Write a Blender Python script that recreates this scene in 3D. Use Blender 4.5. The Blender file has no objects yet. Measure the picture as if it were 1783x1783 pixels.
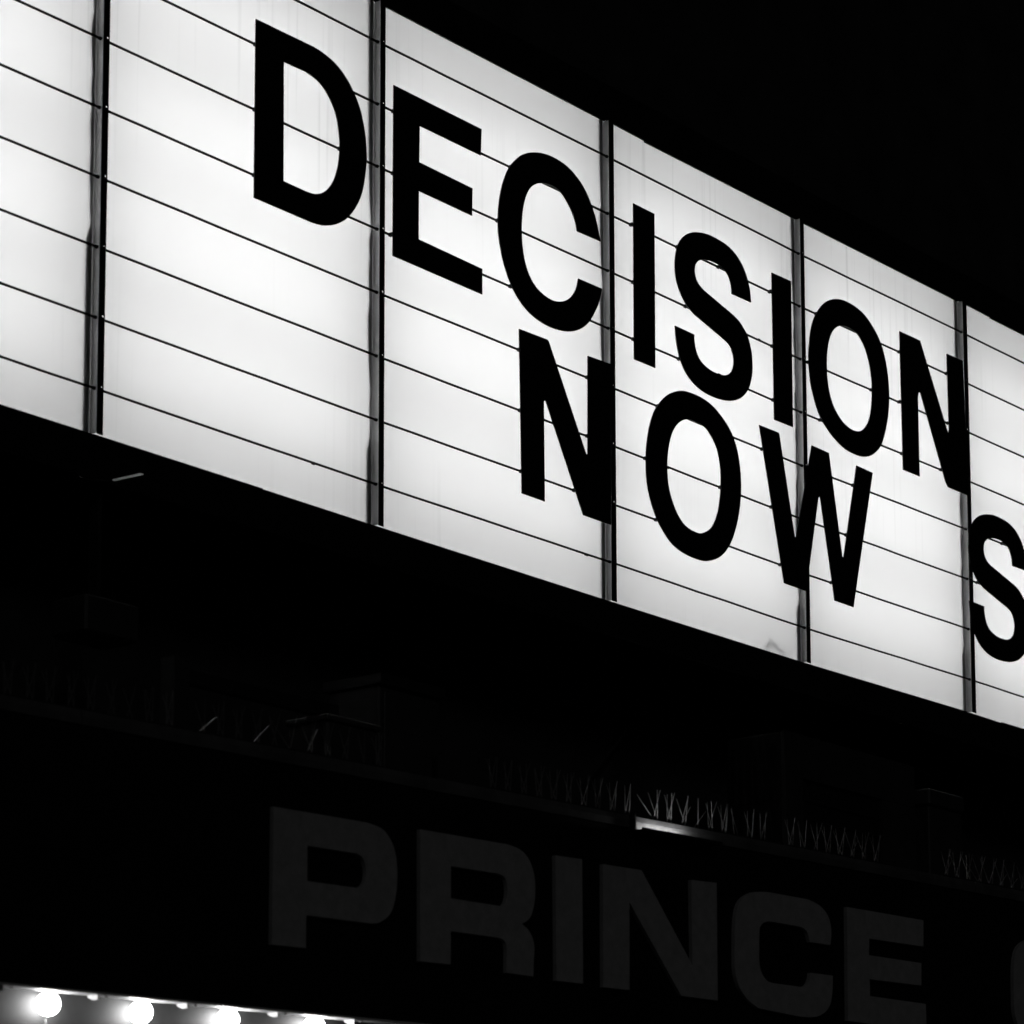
import bpy, math, random
from mathutils import Matrix, Vector
from mathutils.geometry import tessellate_polygon

random.seed(7)
scene = bpy.context.scene
COL = scene.collection

# ------------------------------------------------------------------ camera
cam_data = bpy.data.cameras.new('camera')
cam_data.sensor_width = 36.0
cam_data.lens = 107.7913
cam_data.shift_y = 0.397364          # rising-front framing: verticals stay almost parallel
cam_data.clip_start = 0.1
cam_data.clip_end = 500.0
cam_data.dof.use_dof = True
cam_data.dof.focus_distance = 8.9
cam_data.dof.aperture_fstop = 8.0
cam = bpy.data.objects.new('camera', cam_data)
COL.objects.link(cam)
RX = Vector((0.6270151447, -0.7790046649, -0.0019339981))
DN = Vector((0.1105021020, 0.0913993248, -0.9896643112))
FW = Vector((0.7711298813, 0.6203208004, 0.1433904138))
m = Matrix(((RX.x, -DN.x, -FW.x), (RX.y, -DN.y, -FW.y), (RX.z, -DN.z, -FW.z))).to_4x4()
m.translation = (-3.74988761, -5.02400566, 1.6)
cam.matrix_world = m
scene.camera = cam

# ------------------------------------------------------------------ night sky, faint street glow, exposure
SUN_EL, SUN_AZ = math.radians(28.0), math.radians(215.0)      # from the street side
world = bpy.data.worlds.new('World')
scene.world = world
world.use_nodes = True
nt = world.node_tree
nt.nodes.clear()
sky = nt.nodes.new('ShaderNodeTexSky')
sky.sky_type = 'NISHITA'
sky.sun_disc = False
sky.sun_elevation = SUN_EL
sky.sun_rotation = SUN_AZ
bw = nt.nodes.new('ShaderNodeRGBToBW')
bg = nt.nodes.new('ShaderNodeBackground')
bg.inputs['Strength'].default_value = 0.0003
wo = nt.nodes.new('ShaderNodeOutputWorld')
nt.links.new(sky.outputs[0], bw.inputs[0])
nt.links.new(bw.outputs[0], bg.inputs['Color'])
nt.links.new(bg.outputs[0], wo.inputs['Surface'])

sun_data = bpy.data.lights.new('night_glow', 'SUN')
sun_data.energy = 0.045
sun_data.angle = math.radians(12.0)
sun_data.color = (1, 1, 1)
sun = bpy.data.objects.new('night_glow', sun_data)
COL.objects.link(sun)
to_sun = Vector((math.sin(SUN_AZ) * math.cos(SUN_EL), math.cos(SUN_AZ) * math.cos(SUN_EL), math.sin(SUN_EL)))
sun.rotation_euler = to_sun.to_track_quat('Z', 'Y').to_euler()

vs = scene.view_settings
vs.view_transform = 'Standard'
vs.look = 'None'
vs.exposure = 0.0
vs.gamma = 1.0
vs.use_curve_mapping = False
scene.cycles.use_denoising = True
scene.cycles.max_bounces = 8
scene.cycles.transparent_max_bounces = 12
scene.cycles.sample_clamp_indirect = 4.0
# letter outlines in tenths of a millimetre from each letter's own lower left corner: (left, bottom, contours)
MARQUEE = {
 'D': (1.4737, 4.4384, [[(0,4651),(2087,4656),(2206,4648),(2325,4639),(2455,4620),(2606,4590),(2768,4551),(2920,4501),(3054,4441),(3178,4372),(3295,4293),(3404,4208),(3505,4114),(3603,4007),(3704,3888),(3802,3756),(3890,3606),(3966,3430),(4032,3236),(4084,3041),(4122,2844),(4146,2647),(4160,2469),(4164,2330),(4156,2209),(4139,2066),(4111,1877),(4073,1667),(4025,1471),(3968,1303),(3900,1148),(3816,996),(3713,839),(3594,686),(3468,548),(3334,431),(3193,330),(3052,245),(2909,175),(2766,121),(2639,79),(2537,51),(2451,36),(2365,23),(2274,13),(2183,7),(2092,0),(2,12)],
   [(1022,3882),(1821,3897),(1937,3880),(2053,3864),(2164,3840),(2268,3810),(2367,3773),(2464,3723),(2560,3658),(2654,3580),(2744,3489),(2830,3386),(2911,3269),(2979,3141),(3031,2994),(3070,2836),(3099,2689),(3120,2561),(3130,2444),(3135,2340),(3135,2258),(3129,2188),(3119,2106),(3106,2000),(3088,1882),(3061,1761),(3023,1635),(2976,1507),(2926,1393),(2877,1301),(2826,1223),(2766,1148),(2696,1071),(2619,996),(2538,932),(2455,881),(2369,839),(2288,807),(2217,784),(2152,770),(2083,760),(2009,753),(1933,749),(1857,745),(1048,762)]]),
 'E': (1.9938, 4.4381, [[(8,4681),(3622,4644),(3590,3892),(1054,3906),(1038,2893),(3237,2849),(3217,2080),(1026,2101),(1021,771),(3650,712),(3649,0),(0,27)]]),
 'C': (2.4264, 4.4269, [[(4615,3146),(4583,3235),(4550,3324),(4515,3418),(4478,3520),(4438,3628),(4391,3737),(4337,3845),(4277,3955),(4205,4069),(4119,4191),(4021,4317),(3913,4432),(3797,4533),(3671,4623),(3536,4703),(3393,4774),(3242,4836),(3086,4884),(2923,4918),(2755,4939),(2588,4952),(2424,4957),(2261,4953),(2095,4939),(1923,4913),(1749,4877),(1580,4830),(1418,4772),(1262,4704),(1119,4629),(996,4548),(886,4459),(782,4365),(680,4269),(584,4169),(494,4055),(408,3922),(328,3776),(255,3620),(191,3455),(135,3280),(88,3101),(52,2916),(24,2727),(7,2548),(0,2387),(3,2235),(15,2086),(38,1938),(69,1794),(109,1648),(153,1501),(205,1353),(273,1200),(362,1036),(466,867),(579,714),(698,584),(826,471),(959,370),(1095,283),(1237,209),(1389,146),(1557,95),(1736,54),(1921,25),(2112,7),(2309,0),(2507,5),(2707,22),(2909,51),(3100,92),(3277,144),(3444,208),(3600,283),(3746,371),(3881,470),(4005,580),(4118,705),(4220,840),(4313,977),(4401,1117),(4481,1259),(4546,1395),(4591,1521),(4622,1642),(4652,1762),(3562,1754),(3540,1663),(3518,1573),(3485,1483),(3436,1390),(3376,1297),(3308,1211),(3233,1133),(3150,1062),(3057,998),(2950,939),(2832,886),(2709,845),(2583,815),(2452,796),(2315,793),(2169,807),(2017,836),(1877,875),(1753,922),(1640,979),(1538,1046),(1448,1123),(1369,1209),(1298,1307),(1234,1417),(1178,1538),(1131,1665),(1095,1800),(1067,1942),(1047,2078),(1033,2203),(1025,2322),(1024,2447),(1028,2584),(1039,2726),(1055,2863),(1077,2993),(1105,3118),(1138,3234),(1173,3337),(1212,3431),(1259,3522),(1314,3614),(1376,3703),(1454,3787),(1555,3868),(1673,3942),(1796,4003),(1926,4046),(2062,4074),(2188,4093),(2293,4106),(2387,4110),(2484,4105),(2591,4090),(2701,4065),(2805,4028),(2902,3975),(2993,3910),(3078,3839),(3159,3764),(3234,3684),(3301,3603),(3359,3522),(3409,3440),(3450,3359),(3480,3280),(3502,3202),(3523,3124)]]),
 'I1': (3.0429, 4.4359, [[(15,4661),(1038,4646),(1016,6),(0,0)]]),
 'S': (3.2437, 4.4226, [[(3945,3469),(3935,3573),(3926,3677),(3908,3783),(3880,3890),(3843,3999),(3795,4108),(3736,4219),(3666,4332),(3583,4436),(3488,4532),(3381,4621),(3262,4700),(3131,4771),(2988,4833),(2832,4882),(2663,4916),(2482,4937),(2296,4951),(2105,4961),(1909,4964),(1710,4955),(1502,4929),(1291,4891),(1102,4845),(945,4794),(808,4736),(681,4667),(556,4585),(440,4492),(339,4392),(254,4285),(183,4171),(126,4046),(81,3906),(50,3756),(32,3610),(29,3471),(40,3335),(61,3210),(91,3099),(132,2998),(185,2900),(253,2800),(332,2704),(412,2618),(484,2547),(557,2486),(642,2430),(745,2379),(861,2332),(977,2286),(2502,1920),(2584,1896),(2667,1872),(2741,1840),(2802,1799),(2854,1750),(2899,1690),(2939,1616),(2972,1530),(2991,1443),(2994,1354),(2983,1264),(2958,1179),(2920,1101),(2868,1028),(2803,964),(2723,908),(2631,861),(2532,824),(2433,798),(2328,783),(2212,773),(2076,769),(1929,770),(1788,782),(1657,805),(1532,839),(1422,876),(1331,913),(1255,953),(1189,1004),(1129,1072),(1077,1150),(1036,1231),(1006,1316),(987,1403),(973,1482),(966,1546),(966,1603),(966,1659),(0,1675),(16,1540),(32,1404),(55,1269),(89,1129),(131,988),(176,865),(220,768),(268,688),(326,607),(399,518),(483,427),(579,345),(689,274),(811,210),(939,156),(1069,109),(1205,71),(1354,41),(1520,19),(1699,6),(1878,0),(2059,3),(2239,15),(2409,32),(2562,53),(2703,80),(2839,113),(2971,153),(3097,200),(3219,256),(3335,322),(3446,398),(3549,483),(3642,575),(3727,676),(3801,786),(3861,912),(3910,1048),(3946,1177),(3969,1289),(3980,1394),(3981,1508),(3976,1639),(3962,1779),(3936,1915),(3893,2051),(3837,2183),(3781,2293),(3733,2367),(3684,2420),(3621,2476),(3534,2547),(3432,2622),(3326,2686),(3221,2733),(3112,2770),(3004,2807),(1465,3164),(1373,3202),(1281,3239),(1204,3281),(1149,3328),(1109,3378),(1076,3435),(1048,3500),(1029,3570),(1022,3641),(1030,3712),(1050,3782),(1084,3849),(1132,3912),(1194,3971),(1270,4023),(1365,4066),(1474,4102),(1589,4131),(1707,4154),(1831,4171),(1961,4180),(2103,4183),(2251,4177),(2387,4159),(2507,4125),(2616,4080),(2706,4025),(2774,3959),(2824,3884),(2864,3812),(2893,3751),(2911,3694),(2925,3637),(2932,3576),(2935,3515),(2937,3454)]]),
 'I2': (3.7533, 4.4316, [[(0,4642),(1051,4666),(1037,15),(26,0)]]),
 'O2': (3.0957, 3.9110, [[(1678,4872),(1817,4907),(1957,4930),(2117,4945),(2312,4954),(2529,4956),(2740,4945),(2939,4921),(3133,4885),(3315,4837),(3482,4776),(3637,4704),(3787,4622),(3935,4535),(4077,4438),(4207,4330),(4325,4208),(4430,4074),(4521,3929),(4594,3772),(4652,3603),(4698,3432),(4733,3263),(4756,3091),(4767,2909),(4770,2715),(4761,2512),(4738,2302),(4699,2083),(4645,1857),(4578,1636),(4495,1417),(4399,1202),(4297,1010),(4195,848),(4088,709),(3969,581),(3838,461),(3696,353),(3540,258),(3364,175),(3175,104),(2986,51),(2807,19),(2628,4),(2441,0),(2239,3),(2029,17),(1826,41),(1631,78),(1442,125),(1270,185),(1123,258),(994,342),(871,435),(750,532),(634,637),(525,756),(420,894),(321,1046),(233,1207),(156,1378),(91,1558),(42,1741),(14,1930),(3,2123),(0,2308),(1,2475),(11,2634),(32,2802),(66,2993),(111,3194),(164,3383),(228,3557),(299,3720),(371,3861),(435,3969),(500,4054),(575,4142),(668,4245),(772,4350),(882,4449),(995,4538),(1114,4619),(1241,4693),(1381,4762),(1529,4822)],
   [(1973,4084),(2094,4115),(2219,4128),(2361,4132),(2541,4130),(2738,4118),(2907,4093),(3023,4054),(3111,4002),(3192,3943),(3276,3879),(3353,3809),(3425,3732),(3491,3651),(3552,3564),(3604,3460),(3649,3333),(3685,3191),(3712,3046),(3729,2903),(3736,2758),(3735,2611),(3726,2463),(3709,2313),(3684,2161),(3653,2005),(3615,1847),(3569,1698),(3513,1559),(3448,1430),(3377,1313),(3307,1212),(3232,1125),(3136,1043),(3007,961),(2858,885),(2715,829),(2594,801),(2479,793),(2353,798),(2202,812),(2041,840),(1892,883),(1763,945),(1647,1023),(1539,1114),(1438,1221),(1346,1342),(1265,1467),(1197,1594),(1140,1724),(1095,1858),(1062,1992),(1042,2129),(1030,2272),(1027,2424),(1033,2583),(1048,2736),(1070,2880),(1100,3019),(1140,3157),(1191,3299),(1252,3441),(1325,3571),(1410,3688),(1506,3794),(1610,3887),(1724,3967),(1847,4034)]]),
 'O1': (3.9509, 4.4292, [[(1611,4824),(1771,4863),(1938,4891),(2117,4907),(2317,4913),(2530,4906),(2737,4887),(2934,4856),(3125,4812),(3303,4755),(3464,4684),(3612,4600),(3754,4508),(3893,4407),(4027,4298),(4147,4179),(4251,4054),(4342,3920),(4422,3769),(4494,3593),(4556,3400),(4606,3204),(4643,3008),(4669,2808),(4683,2612),(4684,2426),(4674,2243),(4651,2058),(4619,1870),(4574,1680),(4513,1479),(4429,1247),(4328,1005),(4228,803),(4142,669),(4057,575),(3957,484),(3832,381),(3692,281),(3546,196),(3397,130),(3244,79),(3085,41),(2920,16),(2750,3),(2575,0),(2392,3),(2204,15),(2016,41),(1830,84),(1645,140),(1466,207),(1295,285),(1130,373),(978,463),(842,550),(718,639),(604,745),(500,871),(405,1013),(317,1170),(232,1344),(153,1533),(89,1732),(44,1951),(15,2179),(0,2392),(0,2568),(15,2727),(42,2900),(82,3108),(134,3331),(196,3532),(263,3694),(339,3835),(426,3970),(530,4107),(645,4240),(767,4361),(892,4466),(1023,4560),(1161,4643),(1305,4714),(1455,4775)],
   [(1921,4036),(2030,4063),(2138,4077),(2259,4082),(2407,4081),(2568,4071),(2710,4051),(2816,4023),(2903,3986),(2990,3935),(3084,3867),(3179,3784),(3266,3689),(3346,3580),(3419,3458),(3483,3331),(3535,3197),(3578,3058),(3612,2917),(3638,2774),(3657,2630),(3666,2483),(3665,2334),(3656,2183),(3638,2030),(3613,1870),(3579,1708),(3536,1559),(3485,1427),(3424,1307),(3352,1196),(3263,1092),(3162,997),(3058,919),(2958,861),(2856,819),(2742,789),(2610,770),(2466,763),(2320,772),(2171,799),(2020,843),(1877,900),(1741,971),(1612,1056),(1496,1151),(1394,1254),(1306,1368),(1230,1491),(1167,1627),(1117,1773),(1078,1922),(1050,2071),(1034,2223),(1026,2377),(1026,2537),(1035,2699),(1051,2853),(1075,2994),(1106,3127),(1146,3255),(1196,3382),(1255,3505),(1323,3616),(1400,3713),(1486,3799),(1581,3874),(1688,3939),(1805,3994)]]),
 'N1': (4.4914, 4.4458, [[(0,4623),(1262,4640),(2943,1876),(2997,2058),(2957,4639),(3976,4664),(4129,57),(2857,52),(2700,198),(1223,2865),(1107,2860),(1048,2664),(1057,8),(50,0)]]),
 'N2': (2.5174, 3.9240, [[(0,4607),(1235,4631),(1297,4597),(2967,1791),(3047,1799),(3073,4648),(4124,4685),(4089,0),(2830,6),(2508,557),(1163,2864),(1071,2848),(1096,12),(104,17)]]),
 'W': (3.6739, 3.9297, [[(0,4653),(1025,4661),(1072,4627),(1839,1578),(1923,1596),(2872,4700),(3828,4681),(4496,1502),(4584,1520),(5421,4649),(6365,4624),(5089,13),(4025,15),(3299,3145),(3194,3121),(2421,0),(1225,11)]]),
}
FASCIA = {
 'P': (-0.4591, 2.4031, [[(9,2715),(2554,2718),(2692,2699),(2831,2679),(2953,2646),(3050,2593),(3131,2527),(3200,2452),(3259,2369),(3305,2278),(3341,2177),(3369,2065),(3386,1945),(3396,1824),(3397,1704),(3389,1582),(3376,1463),(3358,1343),(3333,1225),(3300,1119),(3259,1029),(3210,950),(3147,880),(3062,815),(2963,759),(2872,718),(2796,697),(2727,691),(2659,685),(901,667),(899,16),(0,0)],
   [(916,2051),(2255,2058),(2308,2041),(2362,2023),(2407,1999),(2440,1963),(2464,1920),(2483,1874),(2499,1826),(2509,1774),(2515,1722),(2515,1669),(2511,1615),(2501,1565),(2487,1522),(2468,1483),(2441,1448),(2401,1417),(2353,1389),(2305,1362),(923,1347)]]),
 'R': (-0.0553, 2.4073, [[(0,2729),(2584,2733),(2723,2717),(2862,2700),(2987,2670),(3091,2623),(3181,2563),(3257,2491),(3321,2403),(3371,2304),(3409,2203),(3434,2103),(3447,2001),(3452,1902),(3452,1806),(3445,1712),(3430,1618),(3406,1516),(3373,1413),(3337,1327),(3302,1267),(3264,1224),(3218,1185),(3161,1149),(3097,1117),(3032,1085),(3083,1066),(3134,1039),(3186,1011),(3234,977),(3278,936),(3318,890),(3352,837),(3382,775),(3405,706),(3419,633),(3420,557),(3410,478),(3401,398),(3383,0),(2561,7),(2568,504),(2558,552),(2548,599),(2529,639),(2498,669),(2458,692),(2413,709),(2361,717),(2304,720),(2247,722),(902,718),(896,25),(9,10)],
   [(900,2070),(2283,2078),(2353,2068),(2424,2057),(2482,2038),(2521,2007),(2546,1967),(2565,1920),(2579,1862),(2586,1798),(2588,1736),(2585,1678),(2577,1622),(2564,1571),(2546,1524),(2524,1481),(2497,1447),(2467,1424),(2432,1410),(2397,1395),(901,1401)]]),
 'I': (0.3528, 2.4049, [[(0,2703),(855,2714),(869,12),(19,0)]]),
 'N': (0.5042, 2.4039, [[(14,2700),(1294,2714),(3000,760),(2992,2689),(3885,2722),(3876,38),(2607,35),(880,1955),(865,15),(0,0)]]),
 'C': (0.9532, 2.3949, [[(3577,1796),(3593,1894),(3609,1991),(3615,2089),(3609,2190),(3593,2291),(3563,2382),(3517,2460),(3458,2528),(3388,2588),(3310,2639),(3223,2681),(3122,2718),(3002,2748),(2869,2773),(2736,2797),(1245,2805),(1084,2791),(923,2776),(785,2758),(685,2739),(606,2716),(528,2684),(438,2640),(347,2587),(270,2529),(211,2469),(164,2405),(125,2333),(93,2253),(69,2166),(50,2073),(35,1973),(26,1868),(16,1763),(0,954),(13,872),(27,790),(51,708),(89,622),(138,536),(200,452),(280,371),(374,294),(477,225),(592,169),(717,122),(842,75),(2371,0),(2555,9),(2740,17),(2902,34),(3031,59),(3136,92),(3232,134),(3325,185),(3408,245),(3476,311),(3526,382),(3560,459),(3588,542),(3609,634),(3624,731),(3635,825),(3642,911),(3645,994),(3648,1077),(2796,1068),(2782,1009),(2769,950),(2747,894),(2715,842),(2675,793),(2625,755),(2562,731),(2490,717),(2418,703),(1371,699),(1302,708),(1234,718),(1171,736),(1114,765),(1061,804),(1016,849),(977,899),(945,957),(920,1021),(904,1094),(896,1173),(887,1253),(907,1762),(910,1819),(913,1876),(925,1928),(950,1973),(985,2013),(1028,2047),(1079,2074),(1138,2095),(1201,2111),(1266,2119),(1335,2123),(1403,2126),(2306,2123),(2387,2118),(2469,2113),(2541,2101),(2599,2079),(2647,2050),(2687,2014),(2717,1969),(2740,1918),(2757,1873),(2770,1842),(2777,1817),(2785,1793)]]),
 'E': (1.3733, 2.3990, [[(36,2738),(3118,2733),(3095,2083),(899,2062),(873,1659),(2997,1665),(2978,1111),(886,1079),(887,675),(3145,672),(3157,0),(0,7)]]),
}

# ------------------------------------------------------------------ helpers
def tag(o, label, cat, group=None):
    o['label'] = label
    o['category'] = cat
    if group:
        o['group'] = group
    return o

def empty(name, loc=(0, 0, 0), rz=0.0):
    o = bpy.data.objects.new(name, None)
    o.empty_display_size = 0.1
    COL.objects.link(o)
    o.location = loc
    o.rotation_euler = (0, 0, rz)
    return o

class MB:
    def __init__(self):
        self.v, self.f, self.mi = [], [], []
    def quad(self, a, b, c, d, mi=0):
        n = len(self.v)
        self.v += [a, b, c, d]
        self.f.append((n, n + 1, n + 2, n + 3))
        self.mi.append(mi)
    def poly(self, pts, faces, mi=0):
        n = len(self.v)
        self.v += list(pts)
        for f in faces:
            self.f.append(tuple(n + i for i in f))
            self.mi.append(mi)
    def hexa(self, p, mi=0):
        # p: 8 corners, bottom ring 0-3 then top ring 4-7
        self.poly(p, [(3, 2, 1, 0), (4, 5, 6, 7), (0, 1, 5, 4), (1, 2, 6, 5), (2, 3, 7, 6), (3, 0, 4, 7)], mi)
        return self
    def box(self, x0, x1, y0, y1, z0, z1, mi=0):
        return self.hexa([(x0, y0, z0), (x1, y0, z0), (x1, y1, z0), (x0, y1, z0),
                          (x0, y0, z1), (x1, y0, z1), (x1, y1, z1), (x0, y1, z1)], mi)
    def cbox(self, x0, x1, y0, y1, z0, z1, c, mi=0):
        # box with chamfered vertical and horizontal edges
        rings = []
        for z, k in ((z0, c), (z0 + c, 0), (z1 - c, 0), (z1, c)):
            a, b, d, e = x0 + k, x1 - k, y0 + k, y1 - k
            rings.append([(a + c, d, z), (b - c, d, z), (b, d + c, z), (b, e - c, z),
                          (b - c, e, z), (a + c, e, z), (a, e - c, z), (a, d + c, z)])
        n = len(self.v)
        for r in rings:
            self.v += r
        for i in range(3):
            for j in range(8):
                self.f.append((n + i * 8 + j, n + i * 8 + (j + 1) % 8, n + i * 8 + 8 + (j + 1) % 8, n + i * 8 + 8 + j))
                self.mi.append(mi)
        self.f.append(tuple(n + 7 - j for j in range(8))); self.mi.append(mi)
        self.f.append(tuple(n + 24 + j for j in range(8))); self.mi.append(mi)
        return self
    def tube(self, pts, rad, n=8, mi=0, cap=True):
        pts = [Vector(p) for p in pts]
        base = len(self.v)
        up = None
        for i, p in enumerate(pts):
            d = (pts[min(i + 1, len(pts) - 1)] - pts[max(i - 1, 0)]).normalized()
            if up is None:
                up = Vector((0, 0, 1)) if abs(d.z) < 0.9 else Vector((1, 0, 0))
            a = d.cross(up).normalized()
            b = a.cross(d).normalized()
            up = b
            r = rad[i] if isinstance(rad, (list, tuple)) else rad
            for k in range(n):
                t = 2 * math.pi * k / n
                self.v.append(tuple(p + a * (r * math.cos(t)) + b * (r * math.sin(t))))
        for i in range(len(pts) - 1):
            for k in range(n):
                self.f.append((base + i * n + k, base + i * n + (k + 1) % n, base + (i + 1) * n + (k + 1) % n, base + (i + 1) * n + k))
                self.mi.append(mi)
        if cap:
            self.f.append(tuple(base + n - 1 - k for k in range(n))); self.mi.append(mi)
            e = base + (len(pts) - 1) * n
            self.f.append(tuple(e + k for k in range(n))); self.mi.append(mi)
        return self
    def lathe(self, prof, c, n=20, mi=0):
        # prof: (radius, z) from bottom to top
        base = len(self.v)
        for r, z in prof:
            for k in range(n):
                t = 2 * math.pi * k / n
                self.v.append((c[0] + r * math.cos(t), c[1] + r * math.sin(t), c[2] + z))
        for i in range(len(prof) - 1):
            for k in range(n):
                self.f.append((base + i * n + k, base + i * n + (k + 1) % n, base + (i + 1) * n + (k + 1) % n, base + (i + 1) * n + k))
                self.mi.append(mi)
        self.f.append(tuple(base + n - 1 - k for k in range(n))); self.mi.append(mi)
        e = base + (len(prof) - 1) * n
        self.f.append(tuple(e + k for k in range(n))); self.mi.append(mi)
        return self
    def build(self, name, mats, parent=None, smooth=False, loc=None):
        me = bpy.data.meshes.new(name)
        me.from_pydata([tuple(v) for v in self.v], [], self.f)
        mats = mats if isinstance(mats, (list, tuple)) else [mats]
        for k in mats:
            me.materials.append(k)
        for p, i in zip(me.polygons, self.mi):
            p.material_index = i
            p.use_smooth = smooth
        me.update()
        o = bpy.data.objects.new(name, me)
        COL.objects.link(o)
        if parent:
            o.parent = parent
        if loc:
            o.location = loc
        return o

def copy_part(o, parent, loc=None, rot=None):
    c = o.copy()
    COL.objects.link(c)
    c.parent = parent
    if loc is not None:
        c.location = loc
    if rot is not None:
        c.rotation_euler = rot
    return c

def mat(name, base, rough=0.6, metal=0.0, var=0.25, scale=8.0, bump=0.0, stretch=(1, 1, 1), spec=0.5):
    mt = bpy.data.materials.new(name)
    mt.use_nodes = True
    n, l = mt.node_tree.nodes, mt.node_tree.links
    b = n['Principled BSDF']
    tc = n.new('ShaderNodeTexCoord')
    mp = n.new('ShaderNodeMapping')
    mp.inputs['Scale'].default_value = stretch
    no = n.new('ShaderNodeTexNoise')
    no.inputs['Scale'].default_value = scale
    no.inputs['Detail'].default_value = 6
    no.inputs['Roughness'].default_value = 0.6
    rp = n.new('ShaderNodeMapRange')
    rp.inputs['From Min'].default_value = 0.3
    rp.inputs['From Max'].default_value = 0.7
    rp.inputs['To Min'].default_value = base * (1 - var)
    rp.inputs['To Max'].default_value = base * (1 + var)
    cc = n.new('ShaderNodeCombineColor')
    l.new(tc.outputs['Object'], mp.inputs['Vector'])
    l.new(mp.outputs[0], no.inputs['Vector'])
    l.new(no.outputs['Fac'], rp.inputs['Value'])
    for k in ('Red', 'Green', 'Blue'):
        l.new(rp.outputs[0], cc.inputs[k])
    l.new(cc.outputs[0], b.inputs['Base Color'])
    b.inputs['Roughness'].default_value = rough
    b.inputs['Metallic'].default_value = metal
    b.inputs['Specular IOR Level'].default_value = spec
    if bump:
        bp = n.new('ShaderNodeBump')
        bp.inputs['Strength'].default_value = bump
        bp.inputs['Distance'].default_value = 0.005
        l.new(no.outputs['Fac'], bp.inputs['Height'])
        l.new(bp.outputs[0], b.inputs['Normal'])
    return mt

def lamp_mat(name, strength):
    mt = bpy.data.materials.new(name)
    mt.use_nodes = True
    n, l = mt.node_tree.nodes, mt.node_tree.links
    n.clear()
    e = n.new('ShaderNodeEmission')
    e.inputs['Color'].default_value = (1, 1, 1, 1)
    e.inputs['Strength'].default_value = strength
    o = n.new('ShaderNodeOutputMaterial')
    l.new(e.outputs[0], o.inputs['Surface'])
    return mt

def acrylic():
    # opal face of the lightbox: diffuses what comes from behind, thin dirt streaks left by rain
    mt = bpy.data.materials.new('opal_acrylic')
    mt.use_nodes = True
    n, l = mt.node_tree.nodes, mt.node_tree.links
    n.clear()
    tc = n.new('ShaderNodeTexCoord')
    def noise(sc, scale, detail=4.0):
        mp = n.new('ShaderNodeMapping')
        mp.inputs['Scale'].default_value = sc
        l.new(tc.outputs['Object'], mp.inputs['Vector'])
        no = n.new('ShaderNodeTexNoise')
        no.inputs['Scale'].default_value = scale
        no.inputs['Detail'].default_value = detail
        l.new(mp.outputs[0], no.inputs['Vector'])
        return no.outputs['Fac']
    def rng(v, a, b, c, d):
        r = n.new('ShaderNodeMapRange')
        r.inputs['From Min'].default_value = a
        r.inputs['From Max'].default_value = b
        r.inputs['To Min'].default_value = c
        r.inputs['To Max'].default_value = d
        l.new(v, r.inputs['Value'])
        return r.outputs[0]
    def mul(a, b):
        q = n.new('ShaderNodeMath')
        q.operation = 'MULTIPLY'
        l.new(a, q.inputs[0])
        if isinstance(b, float):
            q.inputs[1].default_value = b
        else:
            l.new(b, q.inputs[1])
        return q.outputs[0]
    def sub(a, b):
        q = n.new('ShaderNodeMath')
        q.operation = 'SUBTRACT'
        q.inputs[0].default_value = a
        l.new(b, q.inputs[1])
        return q.outputs[0]
    streak = rng(noise((55, 1, 0.9), 1.0, 3.0), 0.56, 0.76, 0.0, 1.0)
    where = rng(noise((1.3, 1, 1.1), 1.0, 2.0), 0.48, 0.66, 0.0, 1.0)
    dirt = mul(mul(streak, where), 0.22)
    mott = rng(noise((2.2, 1, 2.2), 1.0, 5.0), 0.3, 0.7, 0.0, 0.035)
    fac = mul(sub(1.0, dirt), sub(1.0, mott))
    val = mul(fac, 0.86)
    cc = n.new('ShaderNodeCombineColor')
    for k in ('Red', 'Green', 'Blue'):
        l.new(val, cc.inputs[k])
    tr = n.new('ShaderNodeBsdfTranslucent')
    l.new(cc.outputs[0], tr.inputs['Color'])
    df = n.new('ShaderNodeBsdfDiffuse')
    df.inputs['Color'].default_value = (0.55, 0.55, 0.55, 1)
    m1 = n.new('ShaderNodeMixShader')
    m1.inputs[0].default_value = 0.05
    l.new(tr.outputs[0], m1.inputs[1])
    l.new(df.outputs[0], m1.inputs[2])
    gl = n.new('ShaderNodeBsdfGlossy')
    gl.inputs['Roughness'].default_value = 0.12
    fr = n.new('ShaderNodeFresnel')
    fr.inputs['IOR'].default_value = 1.45
    m2 = n.new('ShaderNodeMixShader')
    l.new(fr.outputs[0], m2.inputs[0])
    l.new(m1.outputs[0], m2.inputs[1])
    l.new(gl.outputs[0], m2.inputs[2])
    o = n.new('ShaderNodeOutputMaterial')
    l.new(m2.outputs[0], o.inputs['Surface'])
    return mt

def clear_mat():
    mt = bpy.data.materials.new('clear_acrylic_back')
    mt.use_nodes = True
    n, l = mt.node_tree.nodes, mt.node_tree.links
    n.clear()
    t = n.new('ShaderNodeBsdfTransparent')
    t.inputs['Color'].default_value = (0.97, 0.97, 0.97, 1)
    o = n.new('ShaderNodeOutputMaterial')
    l.new(t.outputs[0], o.inputs['Surface'])
    return mt

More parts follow.
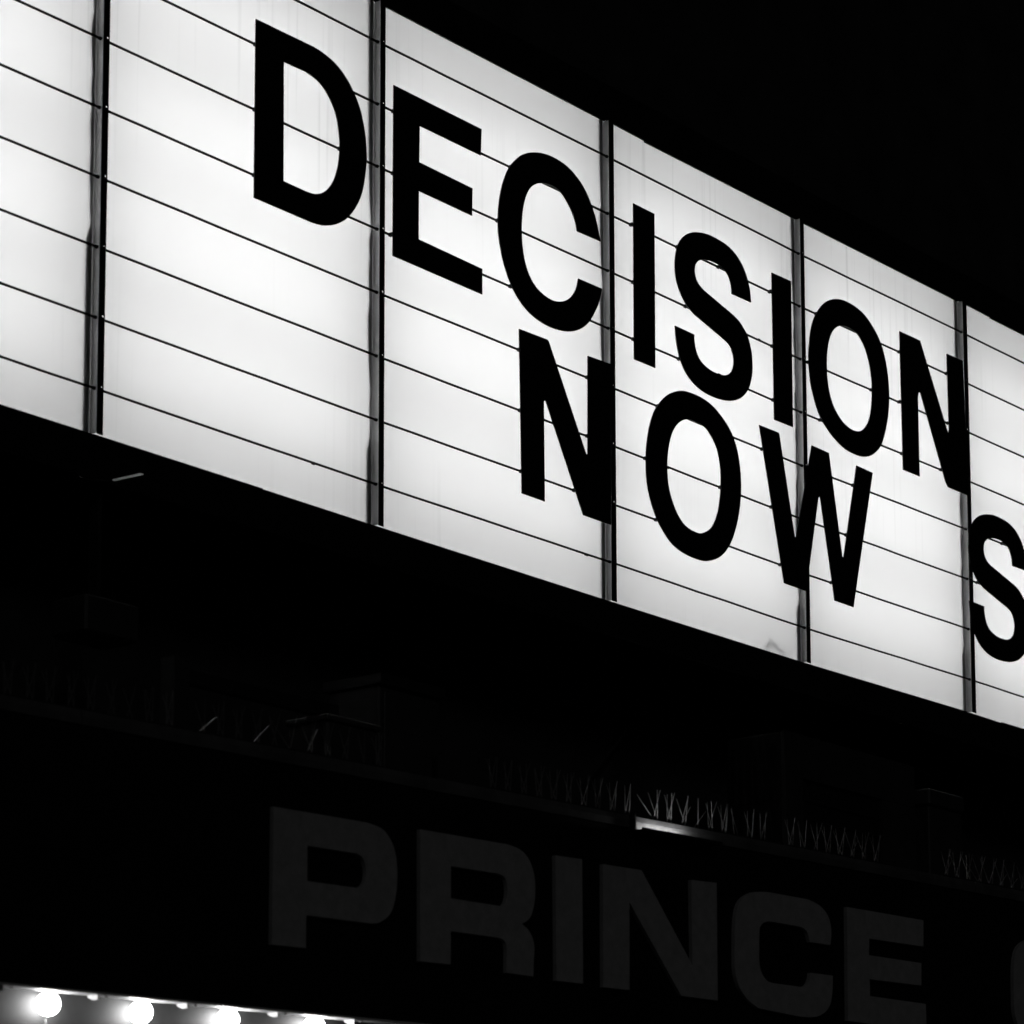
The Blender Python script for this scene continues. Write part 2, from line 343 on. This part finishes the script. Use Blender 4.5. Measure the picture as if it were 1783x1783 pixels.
TUBE_STRENGTH = 7.0
BULB_STRENGTH = 24.0
M_OPAL, M_CLEAR = acrylic(), clear_mat()
M_BLACK = mat('black_paint', 0.012, 0.55, var=0.4, scale=14, spec=0.25)
M_LETTER = mat('black_letter_plastic', 0.010, 0.6, var=0.3, scale=20, spec=0.2)
M_ALU = mat('pale_post_paint', 0.9, 0.45, 0.0, var=0.1, scale=6, stretch=(20, 20, 1))
M_LINER = mat('white_liner', 0.62, 0.7, var=0.1, scale=4)
M_WIRE = mat('black_rail_wire', 0.012, 0.6, var=0.4, scale=40, spec=0.2)
M_TUBE = lamp_mat('fluorescent_tube', TUBE_STRENGTH)
M_BULB = lamp_mat('lit_bulb_glass', BULB_STRENGTH)
M_WALL = mat('dark_brick_wall', 0.03, 0.85, var=0.5, scale=5, bump=0.4)
M_FASCIA = mat('black_fascia_gloss', 0.010, 0.45, var=0.4, scale=3, spec=0.2)
M_PRINCE = mat('pale_vinyl_letter', 0.42, 0.75, var=0.14, scale=45, spec=0.2)
M_STRIP = mat('galvanised_strip', 0.13, 0.55, 0.35, var=0.4, scale=12, bump=0.2)
M_TRIMW = mat('white_edge_trim', 0.65, 0.5, var=0.2, scale=30)
M_SOFFIT = mat('dark_soffit_board', 0.22, 0.40, var=0.35, scale=7)
M_BOARD = mat('dark_halo_board', 0.045, 0.6, var=0.3, scale=12)  # for the added board that takes the bulb halos
M_ROOF = mat('roof_felt', 0.03, 0.9, var=0.4, scale=20, bump=0.5)
M_STEEL = mat('stainless_wire', 0.42, 0.38, 0.75, var=0.3, scale=60)
M_GREYBOX = mat('grey_painted_steel', 0.036, 0.6, var=0.3, scale=9)
M_DARKBOX = mat('dark_painted_steel', 0.012, 0.6, var=0.3, scale=9)
M_SHINY = mat('bright_steel_wire', 0.8, 0.33, 0.6, var=0.1, scale=40)
M_CABLE = mat('pale_cable_sheath', 0.82, 0.5, var=0.2, scale=40)
M_DCABLE = mat('grey_cable_sheath', 0.02, 0.8, var=0.3, scale=40)
M_CERAMIC = mat('lamp_holder', 0.5, 0.4, var=0.1, scale=20)
M_ROAD = mat('asphalt', 0.05, 0.9, var=0.4, scale=30, bump=0.4)
M_PAVE = mat('paving', 0.14, 0.85, var=0.3, scale=9, bump=0.3)

# ------------------------------------------------------------------ street and building
g = MB().box(-60, 60, -70, -4.2, -0.5, 0.0).build('road', M_ROAD); g['kind'] = 'structure'
g = MB().box(-60, 60, -4.196, 60, -0.5, 0.13).build('pavement', M_PAVE); g['kind'] = 'structure'
bld = empty('cinema_building', (2.0, 0.35, 0.132))
tag(bld, 'dark cinema building wall rising behind the lit marquee sign', 'building')
MB().box(-7.0, 8.0, 0.0, 6.0, 0.0, 9.4).build('wall', M_WALL, bld)
MB().box(-7.05, 8.05, -0.10, 6.05, 9.402, 9.6).build('coping', M_WALL, bld)
MB().box(-7.0, 8.0, -0.06, -0.002, 6.9, 7.05).build('string_course', M_WALL, bld)

# ------------------------------------------------------------------ illuminated marquee sign
sign = empty('marquee_sign', (0, 0, 0))
tag(sign, 'long backlit white marquee sign with black rails for changeable letters', 'illuminated sign')
FX = [-0.020, 0.9640, 1.9464, 2.9375, 3.9232, 4.9072, 5.8930]          # left face of each post
DZ = [0.006, 0.0040, -0.0020, -0.0015, -0.0050, 0.0055, 0.0080]        # the frame sags a little
ROW = [5.01288 - 0.17 * i for i in range(8)]
ZB = [3.7230, 3.7205, 3.7149, 3.7114, 3.7113, 3.7200, 3.7260]          # lower and upper sight edge at each post
ZT = [5.1280, 5.1270, 5.1247, 5.1201, 5.1213, 5.1265, 5.1300]
CAPDX = [0.000, 0.0018, 0.0002, -0.0031, -0.0025, -0.0024, -0.002]
CAPW = [0.020, 0.0184, 0.0193, 0.0224, 0.0204, 0.0247, 0.022]
YP = 0.0145
def lerp_at(x, ys):
    for i in range(len(FX) - 1):
        if x <= FX[i + 1] or i == len(FX) - 2:
            t = (x - FX[i]) / (FX[i + 1] - FX[i])
            return ys[i] + (ys[i + 1] - ys[i]) * t
def rail_z(x, k):
    return ROW[k] + lerp_at(x, DZ)

# outer case and white interior
c = MB()
c.box(-0.07, 5.95, 0.330, 0.345, 3.62, 5.23)
c.box(-0.07, 5.95, 0.026, 0.3295, 5.20, 5.23)
c.box(-0.07, 5.95, 0.026, 0.3295, 3.62, 3.65)
c.box(-0.07, -0.055, 0.026, 0.3295, 3.6505, 5.1995)
c.box(5.935, 5.95, 0.026, 0.3295, 3.6505, 5.1995)
c.build('case', M_BLACK, sign)
c = MB()
c.box(-0.05, 5.93, 0.320, 0.326, 3.662, 5.188)
c.box(-0.05, 5.93, 0.030, 0.319, 5.189, 5.194)
c.box(-0.05, 5.93, 0.030, 0.319, 3.655, 3.660)
c.build('liner', M_LINER, sign)

# trims that hold the panel edges, in lengths that do not quite line up
def trim(name, x0, x1, za, zb, top):
    b = MB()
    ya, yb = 0.0075, 0.0120
    h = 0.105
    if top:
        b.hexa([(x0, ya, za), (x1, ya, zb), (x1, yb, zb), (x0, yb, za),
                (x0, ya, 5.235), (x1, ya, 5.235), (x1, yb, 5.235), (x0, yb, 5.235)])
    else:
        b.hexa([(x0, ya, 3.615), (x1, ya, 3.615), (x1, yb, 3.615), (x0, yb, 3.615),
                (x0, ya, za), (x1, ya, zb), (x1, yb, zb), (x0, yb, za)])
    b.build(name, M_BLACK, sign)
for i in range(6):
    a, b_ = FX[i] + (0.0002 if i else -0.05), FX[i + 1] + (0.0006 if i < 5 else 0.05)
    cuts = {3: [(3.130, 0.0055)], 5: [(5.116, 0.004)]}.get(i, [])
    xs = [a] + [q[0] for q in cuts] + [b_]
    for k in range(len(xs) - 1):
        off = 0.0 if k else (cuts[0][1] if cuts else 0.0)
        trim('top_trim', xs[k], xs[k + 1] - 0.0006, lerp_at(xs[k], ZT) + off - (0.001 if cuts and k else 0), lerp_at(xs[k + 1], ZT) + off * 0.6, True)
    cuts = {1: [(1.536, 0.0016)], 5: [(5.125, -0.003)]}.get(i, [])
    xs = [a] + [q[0] for q in cuts] + [b_]
    for k in range(len(xs) - 1):
        off = 0.0 if k else (cuts[0][1] if cuts else 0.0)
        trim('bottom_trim', xs[k], xs[k + 1] - 0.0006, lerp_at(xs[k], ZB) + off * 0.3, lerp_at(xs[k + 1], ZB) + off, False)

# one opal panel per bay, tubes behind it
for i in range(6):
    x0, x1 = FX[i] + 0.0035, FX[i + 1] - 0.0005
    b = MB()
    z0, z1, ya, yb = 3.66, 5.185, YP, YP + 0.0015
    b.quad((x0, ya, z0), (x1, ya, z0), (x1, ya, z1), (x0, ya, z1), 0)
    b.quad((x1, yb, z0), (x0, yb, z0), (x0, yb, z1), (x1, yb, z1), 1)
    b.quad((x0, ya, z0), (x0, yb, z0), (x1, yb, z0), (x1, ya, z0), 1)
    b.quad((x0, ya, z1), (x1, ya, z1), (x1, yb, z1), (x0, yb, z1), 1)
    b.quad((x0, ya, z0), (x0, ya, z1), (x0, yb, z1), (x0, yb, z0), 1)
    b.quad((x1, ya, z0), (x1, yb, z0), (x1, yb, z1), (x1, ya, z1), 1)
    b.build('panel', [M_OPAL, M_CLEAR], sign)
    for zt in (3.955, 4.265, 4.575, 4.885):
        zt += random.uniform(-.02, .02)
        MB().tube([(x0 + 0.06, 0.19, zt), (x1 - 0.06, 0.19, zt)], 0.013, 10).build('fluorescent_tube', M_TUBE, sign, True)

# posts: aluminium web, black perforated cap, flange behind the panel that blocks the light
for i, X in enumerate(FX):
    zb, zt = ZB[i] + 0.0004, ZT[i] - 0.0004
    web = MB().box(X, X + 0.003, -0.0068, 0.110, zb, zt).build('post', M_ALU, sign)
    # cap with a screw hole at every rail
    x0 = X + CAPDX[i]; x1 = x0 + CAPW[i]; xh = x0 + 0.0125
    b = MB()
    zs = zb - 0.003
    cells = []
    for k in range(7, -1, -1):
        zc = ROW[k] + DZ[i] + 0.0045
        cells.append((zc - 0.006, zc + 0.006, zc))
    def flat(za, zc_):
        for y, s in ((-0.0085, 1), (-0.0070, -1)):
            q = [(x0, y, za), (x1, y, za), (x1, y, zc_), (x0, y, zc_)]
            b.quad(*(q if s > 0 else q[::-1]))
    pz = zs
    for (za, zc_, zh) in cells:
        flat(pz, za)
        r = 0.0003 if random.random() < 0.12 else 0.0023 * (0.75 + 0.5 * random.random())
        for y, s in ((-0.0085, 1), (-0.0070, -1)):
            sq = [(x0, za), (xh, za), (x1, za), (x1, zh), (x1, zc_), (xh, zc_), (x0, zc_), (x0, zh)]
            an = [225, 270, 315, 0, 45, 90, 135, 180]
            cr = [(xh + r * math.cos(math.radians(t)), zh + r * math.sin(math.radians(t))) for t in an]
            n0 = len(b.v)
            b.v += [(p[0], y, p[1]) for p in sq] + [(p[0], y, p[1]) for p in cr]
            for j in range(8):
                f = (n0 + j, n0 + (j + 1) % 8, n0 + 8 + (j + 1) % 8, n0 + 8 + j)
                b.f.append(f if s > 0 else f[::-1]); b.mi.append(0)
        pz = zc_
    flat(pz, zt + 0.003)
    b.box(x0, x0 + 0.0006, -0.0084, -0.0071, zs, zt + 0.003)
    b.box(x1 - 0.0006, x1, -0.0084, -0.0071, zs, zt + 0.003)
    b.build('cap', M_BLACK, web)
    # flange: uneven strip pressed against the back of the panel
    b = MB()
    prev = None
    z = 3.665
    rr = random.Random(40 + i)
    w = 0.023
    while z < 5.186:
        ww = w
        if rr.random() < 0.22 and 3.9 < z < 4.9:
            ww = rr.uniform(0.009, 0.016)
        w = 0.7 * ww + 0.3 * 0.023
        cur = (X - ww, z)
        if prev:
            b.hexa([(prev[0], 0.0163, prev[1]), (X - 0.0026, 0.0163, prev[1]), (X - 0.0026, 0.021, prev[1]), (prev[0], 0.021, prev[1]),
                    (cur[0], 0.0163, cur[1]), (X - 0.0026, 0.0163, cur[1]), (X - 0.0026, 0.021, cur[1]), (cur[0], 0.021, cur[1])])
        prev = cur
        z += 0.04
    b.build('flange', M_BLACK, web)

# bent wire added behind the panel so that its shadow draws a dark smear
MB().tube([(3.715, .024, 3.668), (3.727, .0205, 3.715), (3.743, .0200, 3.736), (3.758, .0198, 3.749), (3.789, .0205, 3.739), (3.835, .022, 3.717), (3.86, .026, 3.668)], .0034, 6).build('smear_shadow_wire', M_WIRE, sign)

# rails: one wire per bay and row, with a collar where it meets the post
for i in range(6):
    for k in range(8):
        xa, xb = FX[i] + 0.0032, FX[i + 1] - 0.0002
        za, zb = rail_z(FX[i], k), rail_z(FX[i + 1], k)
        b = MB()
        n = 7
        pts = []
        for j in range(n + 1):
            t = j / n
            pts.append((xa + (xb - xa) * t, random.uniform(-0.0004, 0.0004), za + (zb - za) * t + (random.uniform(-0.0006, 0.0006) if 0 < j < n else 0)))
        b.tube(pts, 0.0033, 8)
        b.tube([(xb - 0.006, 0, zb), (xb, 0, zb)], 0.0045, 8)
        if random.random() < 0.22:      # a stub of an old letter hook left on the wire
            t = random.uniform(0.08, 0.9)
            x = xa + (xb - xa) * t
            z = za + (zb - za) * t
            b.box(x, x + random.uniform(0.008, 0.014), -0.002, 0.002, z - 0.0048 if random.random() < 0.6 else z, z + 0.0045 if random.random() < 0.3 else z + .002)
        b.build('rail', M_WIRE, sign)

# ------------------------------------------------------------------ changeable letters
def outline_solid(contours, depth):
    """front at y=-depth, back at y=0"""
    b = MB()
    cs = [[(x * 1e-4, z * 1e-4) for x, z in c] for c in contours]
    flat = [p for c in cs for p in c]
    n = len(flat)
    b.v = [(x, -depth, z) for x, z in flat] + [(x, 0.0, z) for x, z in flat]
    for t in tessellate_polygon([[Vector((x, z, 0)) for x, z in c] for c in cs]):
        a = [flat[q] for q in t]
        ar = (a[1][0] - a[0][0]) * (a[2][1] - a[0][1]) - (a[2][0] - a[0][0]) * (a[1][1] - a[0][1])
        t = t if ar > 0 else t[::-1]
        b.f.append(tuple(t)); b.mi.append(0)
        b.f.append(tuple(n + q for q in t[::-1])); b.mi.append(0)
    s = 0
    for c in cs:
        k = len(c)
        for j in range(k):
            a, d = s + j, s + (j + 1) % k
            b.f.append((a, d, n + d, n + a)); b.mi.append(0)
        s += k
    return b

def spans(contours, z):
    xs = []
    for c in contours:
        for j in range(len(c)):
            (xa, za), (xb, zb) = c[j], c[(j + 1) % len(c)]
            if (za <= z) != (zb <= z):
                xs.append(xa + (xb - xa) * (z - za) / (zb - za))
    xs.sort()
    return list(zip(xs[0::2], xs[1::2]))

LETTERS = [
    ('D', 0, 0, 'black letter D, first letter of the word DECISION'),
    ('E', 0, 0, 'black letter E standing between D and C in the word DECISION'),
    ('C', 0, 0, 'black letter C above the N of NOW'),
    ('I1', 0, 0, 'black letter I between C and S in the word DECISION'),
    ('S', 0, 0, 'black letter S between the two letters I in the word DECISION'),
    ('I2', 0, 0, 'black letter I between S and O in the word DECISION'),
    ('O1', 0, 0, 'black letter O between I and N in the word DECISION'),
    ('N1', 0, 0, 'black letter N, last letter of the word DECISION'),
    ('N2', 0, 0, 'black letter N, first letter of the word NOW'),
    ('O2', 0, 0, 'black letter O in the middle of the word NOW'),
    ('W', 0, 0, 'black letter W, last letter of the word NOW, crossing a sign post'),
    ('S', 1.6515, -0.4985, 'black letter S after the word NOW, beginning the next word'),
]
for key, dx, dz, label in LETTERS:
    lx, lz, cont = MARQUEE[key]
    lx += dx; lz += dz
    root = empty('marquee_letter', (lx, -0.0095, lz))
    tag(root, label, 'letter', 'changeable marquee letters')
    outline_solid(cont, 0.003).build('letter_face', M_LETTER, root)
    done = 0
    for k in range(8):
        zr = rail_z(lx + 0.15, k)
        sp = spans(cont, (zr - lz) * 1e4)
        if not sp or done >= 3:
            continue
        done += 1
        for s in (sp[0], sp[-1])[: (1 if len(sp) == 1 else 2)]:
            xa = s[0] * 1e-4 - (0.0014 if random.random() < 0.12 else -0.007)
            zl = rail_z(lx + xa, k) - lz
            h = MB()
            w = 0.012
            h.box(xa, xa + w, 0.0002, 0.0135, zl + 0.0032, zl + 0.0046)
            h.box(xa, xa + w, 0.0125, 0.0135, zl - 0.004, zl + 0.0031)
            h.box(xa, xa + w, 0.0002, 0.0014, zl - 0.006, zl + 0.0031)
            h.build('hook', M_LETTER, root)

# ------------------------------------------------------------------ canopy below the sign
RZ = math.radians(-4.6)
can = empty('cinema_canopy', (1.0, -1.0, 0.0), RZ)
tag(can, 'black cinema canopy with grey PRINCE lettering on its fascia', 'canopy')
U0, U1 = -2.3, 3.1
def zlow(u):
    return 2.2795 + 0.0092 * (u + 0.09) if u < 0.5 else 2.2795 + 0.0092 * 0.59
b = MB()
cuts = [U0, 0.5, U1]
for a, d in zip(cuts[:-1], cuts[1:]):
    b.hexa([(a, 0, zlow(a) + .004), (d, 0, zlow(d) + .004), (d, .018, zlow(d) + .004), (a, .018, zlow(a) + .004),
            (a, 0, 2.7675), (d, 0, 2.7675), (d, .018, 2.7675), (a, .018, 2.7675)])
b.build('fascia', M_FASCIA, can)
# lower return flange
b = MB()
for a, d in zip(cuts[:-1], cuts[1:]):
    b.hexa([(a, -.003, zlow(a) - .001), (d, -.003, zlow(d) - .001), (d, .030, zlow(d) - .001), (a, .030, zlow(a) - .001),
            (a, -.003, zlow(a) + .0035), (d, -.003, zlow(d) + .0035), (d, .030, zlow(d) + .0035), (a, .030, zlow(a) + .0035)])
b.build('edge_trim', M_TRIMW, can)
b = MB().box(U0, U1, .019, 1.08, 2.290, 2.300).build('soffit', M_SOFFIT, can)
MB().box(-1.30, U1, .080, .086, 2.06, 2.2895).build('halo_board', M_BOARD, can)  # added board, catches bulb light as halos in place of lens bloom
MB().box(U0, U1, .019, 1.08, 2.735, 2.750).build('roof_deck', M_ROOF, can)
for a in (U0, U1 - 0.02):
    MB().box(a, a + .02, .020, 1.08, 2.302, 2.733).build('end_plate', M_FASCIA, can)
# coping strip in lengths
for a, d in ((U0, -0.93), (-0.927, 0.603), (0.609, 1.92), (1.923, U1)):
    b = MB()
    n = max(4, int((d - a) / 0.03))
    rows = []
    rr = random.Random(int(100 * (a + 5)))
    for j in range(n + 1):
        u = a + (d - a) * j / n
        bulge = 0.0
        if a == 0.609:
            bulge = 0.0045 * math.exp(-((u - 0.738) / 0.035) ** 2)
        wz = rr.uniform(-0.0005, 0.0005)
        rows.append([(u, -.004 - bulge, 2.7680 - bulge * 1.0 + wz), (u, -.0055 - bulge * .7 + wz, 2.783), (u, -.002, 2.7955), (u, .035, 2.7975), (u, .035, 2.7690), (u, -.0005, 2.7690)])
    n0 = len(b.v)
    for r_ in rows:
        b.v += r_
    for j in range(n):
        for q in range(6):
            b.f.append((n0 + j * 6 + q, n0 + j * 6 + (q + 1) % 6, n0 + j * 6 + 6 + (q + 1) % 6, n0 + j * 6 + 6 + q)[::-1]); b.mi.append(0)
    b.f.append(tuple(n0 + q for q in range(6))); b.mi.append(0)
    b.f.append(tuple(n0 + n * 6 + 5 - q for q in range(6))); b.mi.append(0)
    b.build('coping_strip', M_STRIP, can)
MB().box(0.6042, 0.6078, -.020, .03, 2.7590, 2.797).build('joint_light_stop', M_BLACK, can)  # added, stands proud to block the lamp light left of the joint
# fascia lettering
for key, du in (('P', 0), ('R', 0), ('I', 0), ('N', 0), ('C', 0), ('E', 0), ('C', 1.1135)):
    lx, lz, cont = FASCIA[key]
    o = outline_solid(cont, 0.010).build('fascia_letter', M_PRINCE, can)
    o.location = (lx + du, -0.002, lz)
# tabs and screws along the lower edge
for u in (-1.092, -0.875, -0.660, -0.430, -0.225):
    z = zlow(u) - .0012
    b = MB()
    p = [(0.002, z), (0.002, z - .0095), (0.016, z - .0090), (0.031, z - .003), (0.031, z)]
    n0 = len(p)
    v = [(u, y, zz) for y, zz in p] + [(u + .003, y, zz) for y, zz in p]
    b.poly(v, [tuple(range(n0)), tuple(range(2 * n0 - 1, n0 - 1, -1))] + [(j, (j + 1) % n0, n0 + (j + 1) % n0, n0 + j)[::-1] for j in range(n0)])
    b.build('tab', M_TRIMW, can)
    MB().tube([(u + .024, .006, z), (u + .024, .006, z - .004)], .0032, 8).build('screw', M_TRIMW, can)

# ------------------------------------------------------------------ bulbs under the canopy edge
cr_, sr_ = math.cos(RZ), math.sin(RZ)
def cw(u, v, z):
    return (1.0 + u * cr_ - v * sr_, -1.0 + u * sr_ + v * cr_, z)
for u, z, label in ((-0.947, 2.252, 'lit round bulb with a pale cord hanging straight below it'),
                    (-0.728, 2.254, 'lit round bulb under the canopy edge, next to the bulb with the cord'),
                    (-0.511, 2.257, 'lit round bulb, third along the canopy edge from the one with the cord'),
                    (-0.284, 2.260, 'lit round bulb below the first fascia letter P, fourth from the cord')):
    r = empty('light_bulb', cw(u, .055, z), RZ)
    tag(r, label, 'light bulb', 'bulbs along the canopy edge')
    R = .0225
    prof = [(R * math.sin(math.radians(a)), -R * math.cos(math.radians(a))) for a in (4, 25, 45, 65, 85, 105, 125, 140)] 
    MB().lathe(prof, (0, 0, 0), 24).build('glass', M_BULB, r, True)
    MB().lathe([(.0145, .0176), (.0145, .0300)], (0, 0, 0), 20).build('socket', M_CERAMIC, r)
c = MB().tube([(0, 0, 0), (.0006, 0, -.05), (-.0004, 0, -.12), (0, 0, -.20)], .0013, 6).build('pull_cord', M_CABLE)
c.location = cw(-0.952, .055, 2.224)
tag(c, 'thin pale cord hanging below a bulb under the canopy', 'cord')

# ------------------------------------------------------------------ small lamp added to put a highlight on the coping strip
lp = empty('added_strip_lamp', cw(0.735, -0.0005, 2.7615), RZ)
tag(lp, 'slim added lamp shelf lighting a stretch of metal strip above the fascia letters', 'lamp')
MB().box(-.1268, .15, -.036, 0, -.002, 0.0).build('shelf', M_BLACK, lp)
MB().box(-.1268, .15, -.037, -.0361, -.002, .0042).build('lip', M_BLACK, lp)
MB().box(-.085, .045, -.034, -.030, .0004, .0032).build('lit_bar', lamp_mat('added_lamp_bar', 62.0), lp)

# ------------------------------------------------------------------ bird spikes on the canopy edge
spike_src = MB().tube([(0, 0, 0), (0, 0, .034), (0, 0, .068)], [.0010, .0009, .0005], 5)
spike_me = None
strips = [(-1.20, -0.66, 'left of the P'), (-0.645, -0.085, ''), (0.165, 0.68, ''), (0.69, 1.16, ''), (1.175, 1.60, ''), (1.80, 2.25, '')]
slabels = ['bird spike strip on the coping left of the fascia letter P',
           'bird spike strip on the coping above the fascia letter P, beside the cabinet',
           'bird spike strip on the coping above the lit length of metal strip',
           'bird spike strip with bent wires on the coping above the fascia letter N',
           'bird spike strip on the coping in front of the condenser unit',
           'bird spike strip on the coping past the letter E, before the grey duct']
for si, ((a, d, _), lab) in enumerate(zip(strips, slabels)):
    r = empty('bird_spike_strip', cw((a + d) / 2, .012, 2.7975), RZ)
    tag(r, lab, 'bird spikes', 'bird spike strips on the canopy edge')
    L2 = (d - a) / 2
    MB().box(-L2, L2, -.008, .008, 0.0, .003).build('base', M_DCABLE, r)
    n = int((d - a) / 0.0475)
    for j in range(n):
        u = -L2 + .02 + j * 0.0475 + random.uniform(-.002, .002)
        bent = random.random() < (0.45 if si in (1, 3, 5) else 0.08)
        for q, (lx_, ly_) in enumerate(((-.13, .16), (.13, -.16), (-.08, -.30), (.10, .24))):
            if random.random() < 0.06:
                continue
            off = .007 if lx_ < 0 else -.007
            rx = ly_ + random.uniform(-.06, .06)
            ry = lx_ * 1.0 + random.uniform(-.07, .07)
            if bent and q == 1:
                ry += random.choice((-1, 1)) * random.uniform(.4, .9)
            if spike_me is None:
                o = spike_src.build('spike', M_STEEL, r)
                spike_me = o.data
            else:
                o = bpy.data.objects.new('spike', spike_me)
                COL.objects.link(o)
                o.parent = r
            o.location = (u + off, 0, .0030)
            o.rotation_euler = (rx, ry, 0)

# ------------------------------------------------------------------ things standing on the canopy roof
ZR = 2.7505
ac = empty('condenser_unit', (3.619, -0.12, ZR), 0)
tag(ac, 'dark air conditioning condenser with slatted side standing on the canopy roof', 'air conditioner')
W_, D_, H_ = 0.72, 0.21, 0.684
b = MB()
b.cbox(.004, W_, .012, D_, .05, H_, .006)
b.build('casing', M_DARKBOX, ac)
b = MB()
for (x0, x1, z0, z1) in ((0, W_, H_ - .13, H_), (0, W_, .05, .12), (0, .09, .121, H_ - .131), (.53, W_, .121, H_ - .131)):
    b.box(x0, x1, -.004, .0115, z0, z1)
b.build('front_frame', M_GREYBOX, ac)
MB().box(.091, .529, .0085, .0118, .122, H_ - .132).build('fan_recess', M_DARKBOX, ac)
for j in range(7):
    z = .16 + j * .055
    MB().box(.092, .528, .002, .005, z, z + .004).build('guard_bar', M_DARKBOX, ac)
for j in range(6):
    y = .03 + j * .028
    for z in (.09, .285, .48):
        MB().box(-.004, .0035, y, y + .009, z, z + .165).build('slat', M_DARKBOX, ac)
for x in (.05, W_ - .11):
    MB().box(x, x + .06, .02, D_ - .02, 0, .049).build('foot', M_DARKBOX, ac)

cb = empty('equipment_cabinet', (1.449, -0.45, ZR))
tag(cb, 'tall grey equipment cabinet on the canopy roof beside a low box', 'cabinet')
MB().cbox(0, .218, 0, .16, .0, .40, .004).build('body', M_GREYBOX, cb)
MB().cbox(.012, .206, -.007, -.0005, .02, .385, .002).build('door', M_GREYBOX, cb)
MB().box(-.006, .224, -.012, .17, .4005, .425).build('lid', M_DARKBOX, cb)
MB().box(.18, .19, -.016, -.0075, .20, .25).build('handle', M_DARKBOX, cb)

jb = empty('junction_box', (1.163, -0.55, ZR))
tag(jb, 'low grey box on the canopy roof in front of the tall cabinet', 'box')
MB().cbox(0, .175, 0, .12, 0, .255, .005).build('body', M_GREYBOX, jb)
MB().cbox(-.004, .179, -.004, .124, .2555, .270, .003).build('lid', M_GREYBOX, jb)

pf = empty('pipe_rail', (0.740, -0.50, ZR))
tag(pf, 'dark pipe post with a long horizontal rail on the canopy roof', 'railing')
MB().box(-.022, .022, -.022, .022, 0, .325).build('post', M_GREYBOX, pf)
MB().box(.0225, .47, -.012, .012, .275, .305).build('rail', M_DARKBOX, pf)
MB().box(.47, .50, -.015, .015, 0, .304).build('end_post', M_DARKBOX, pf)

fl = empty('floodlight', (1.035, 0.02, 3.612))
tag(fl, 'unlit boxy floodlight hanging from the underside of the marquee sign', 'floodlight')
MB().box(-.006, .006, .03, .06, -.27, 0).build('bracket', M_DARKBOX, fl)
MB().cbox(-.085, .085, -.02, .10, -.36, -.2705, .006).build('body', M_GREYBOX, fl)

dk = empty('vent_duct', (4.428, -0.12, ZR))
tag(dk, 'square grey vent duct standing past the condenser unit on the roof', 'duct')
MB().cbox(0, .20, 0, .19, 0, .575, .004).build('shaft', M_GREYBOX, dk)
MB().cbox(-.008, .208, -.008, .198, .5755, .630, .006).build('cowl', M_GREYBOX, dk)

def catmull(ps, n=8):
    P = [Vector(p) for p in ps]
    out = []
    for i in range(len(P) - 1):
        p0, p1, p2, p3 = P[max(i - 1, 0)], P[i], P[i + 1], P[min(i + 2, len(P) - 1)]
        for k in range(n):
            t = k / n
            out.append(.5 * ((2 * p1) + (-p0 + p2) * t + (2 * p0 - 5 * p1 + 4 * p2 - p3) * t * t + (-p0 + 3 * p1 - 3 * p2 + p3) * t ** 3))
    out.append(P[-1])
    return out
cbl = MB().tube(catmull([(3.56, .3, 3.612), (3.462, .3, 3.551), (3.424, .3, 3.475), (3.375, .3, 3.419), (3.282, .3, 3.335), (3.212, .3, 3.25), (3.157, .3, 3.10), (3.15, .28, 2.9), (3.16, .2, 2.756)]), .005, 8).build('drooping_cable', M_DCABLE, None, True)
tag(cbl, 'dark cable drooping down the wall behind the canopy edge', 'cable')
b = MB()
nrm = Vector((-.28, -.40, .87)).normalized()
path_ = catmull([(0.966, -.062, 3.596), (0.976, -.065, 3.600), (1.010, -.068, 3.6135), (1.043, -.066, 3.6265), (1.058, -.064, 3.633)])
n = len(path_)
for q, p in enumerate(path_):
    d = (path_[min(q + 1, n - 1)] - path_[max(q - 1, 0)]).normalized()
    wv = d.cross(nrm).normalized() * (.0070 * min(1.0, (n - 1 - q) / 4 + .15, .25 + q / 6))
    tk = nrm * .0006
    b.v += [tuple(p - wv - tk), tuple(p + wv - tk), tuple(p + wv + tk), tuple(p - wv + tk)]
for q in range(n - 1):
    for k in range(4):
        b.f.append((q * 4 + k, q * 4 + (k + 1) % 4, q * 4 + 4 + (k + 1) % 4, q * 4 + 4 + k)); b.mi.append(0)
b.f += [(3, 2, 1, 0), (n * 4 - 4, n * 4 - 3, n * 4 - 2, n * 4 - 1)]; b.mi += [0, 0]
tie = empty('cable_tie', (0.940, .020, 3.6145))
tag(tie, 'loose pale cable tie end catching light under the marquee sign', 'cable tie')
wir = b.build('tail', M_CABLE, tie, False, (-0.940, -.020, -3.6145))
MB().tube(catmull([(0, 0, 0), (.006, -.03, -.012), (.016, -.07, -.019), (.027, -.082, -.0185)]), .0022, 6).build('stub', M_BLACK, tie)
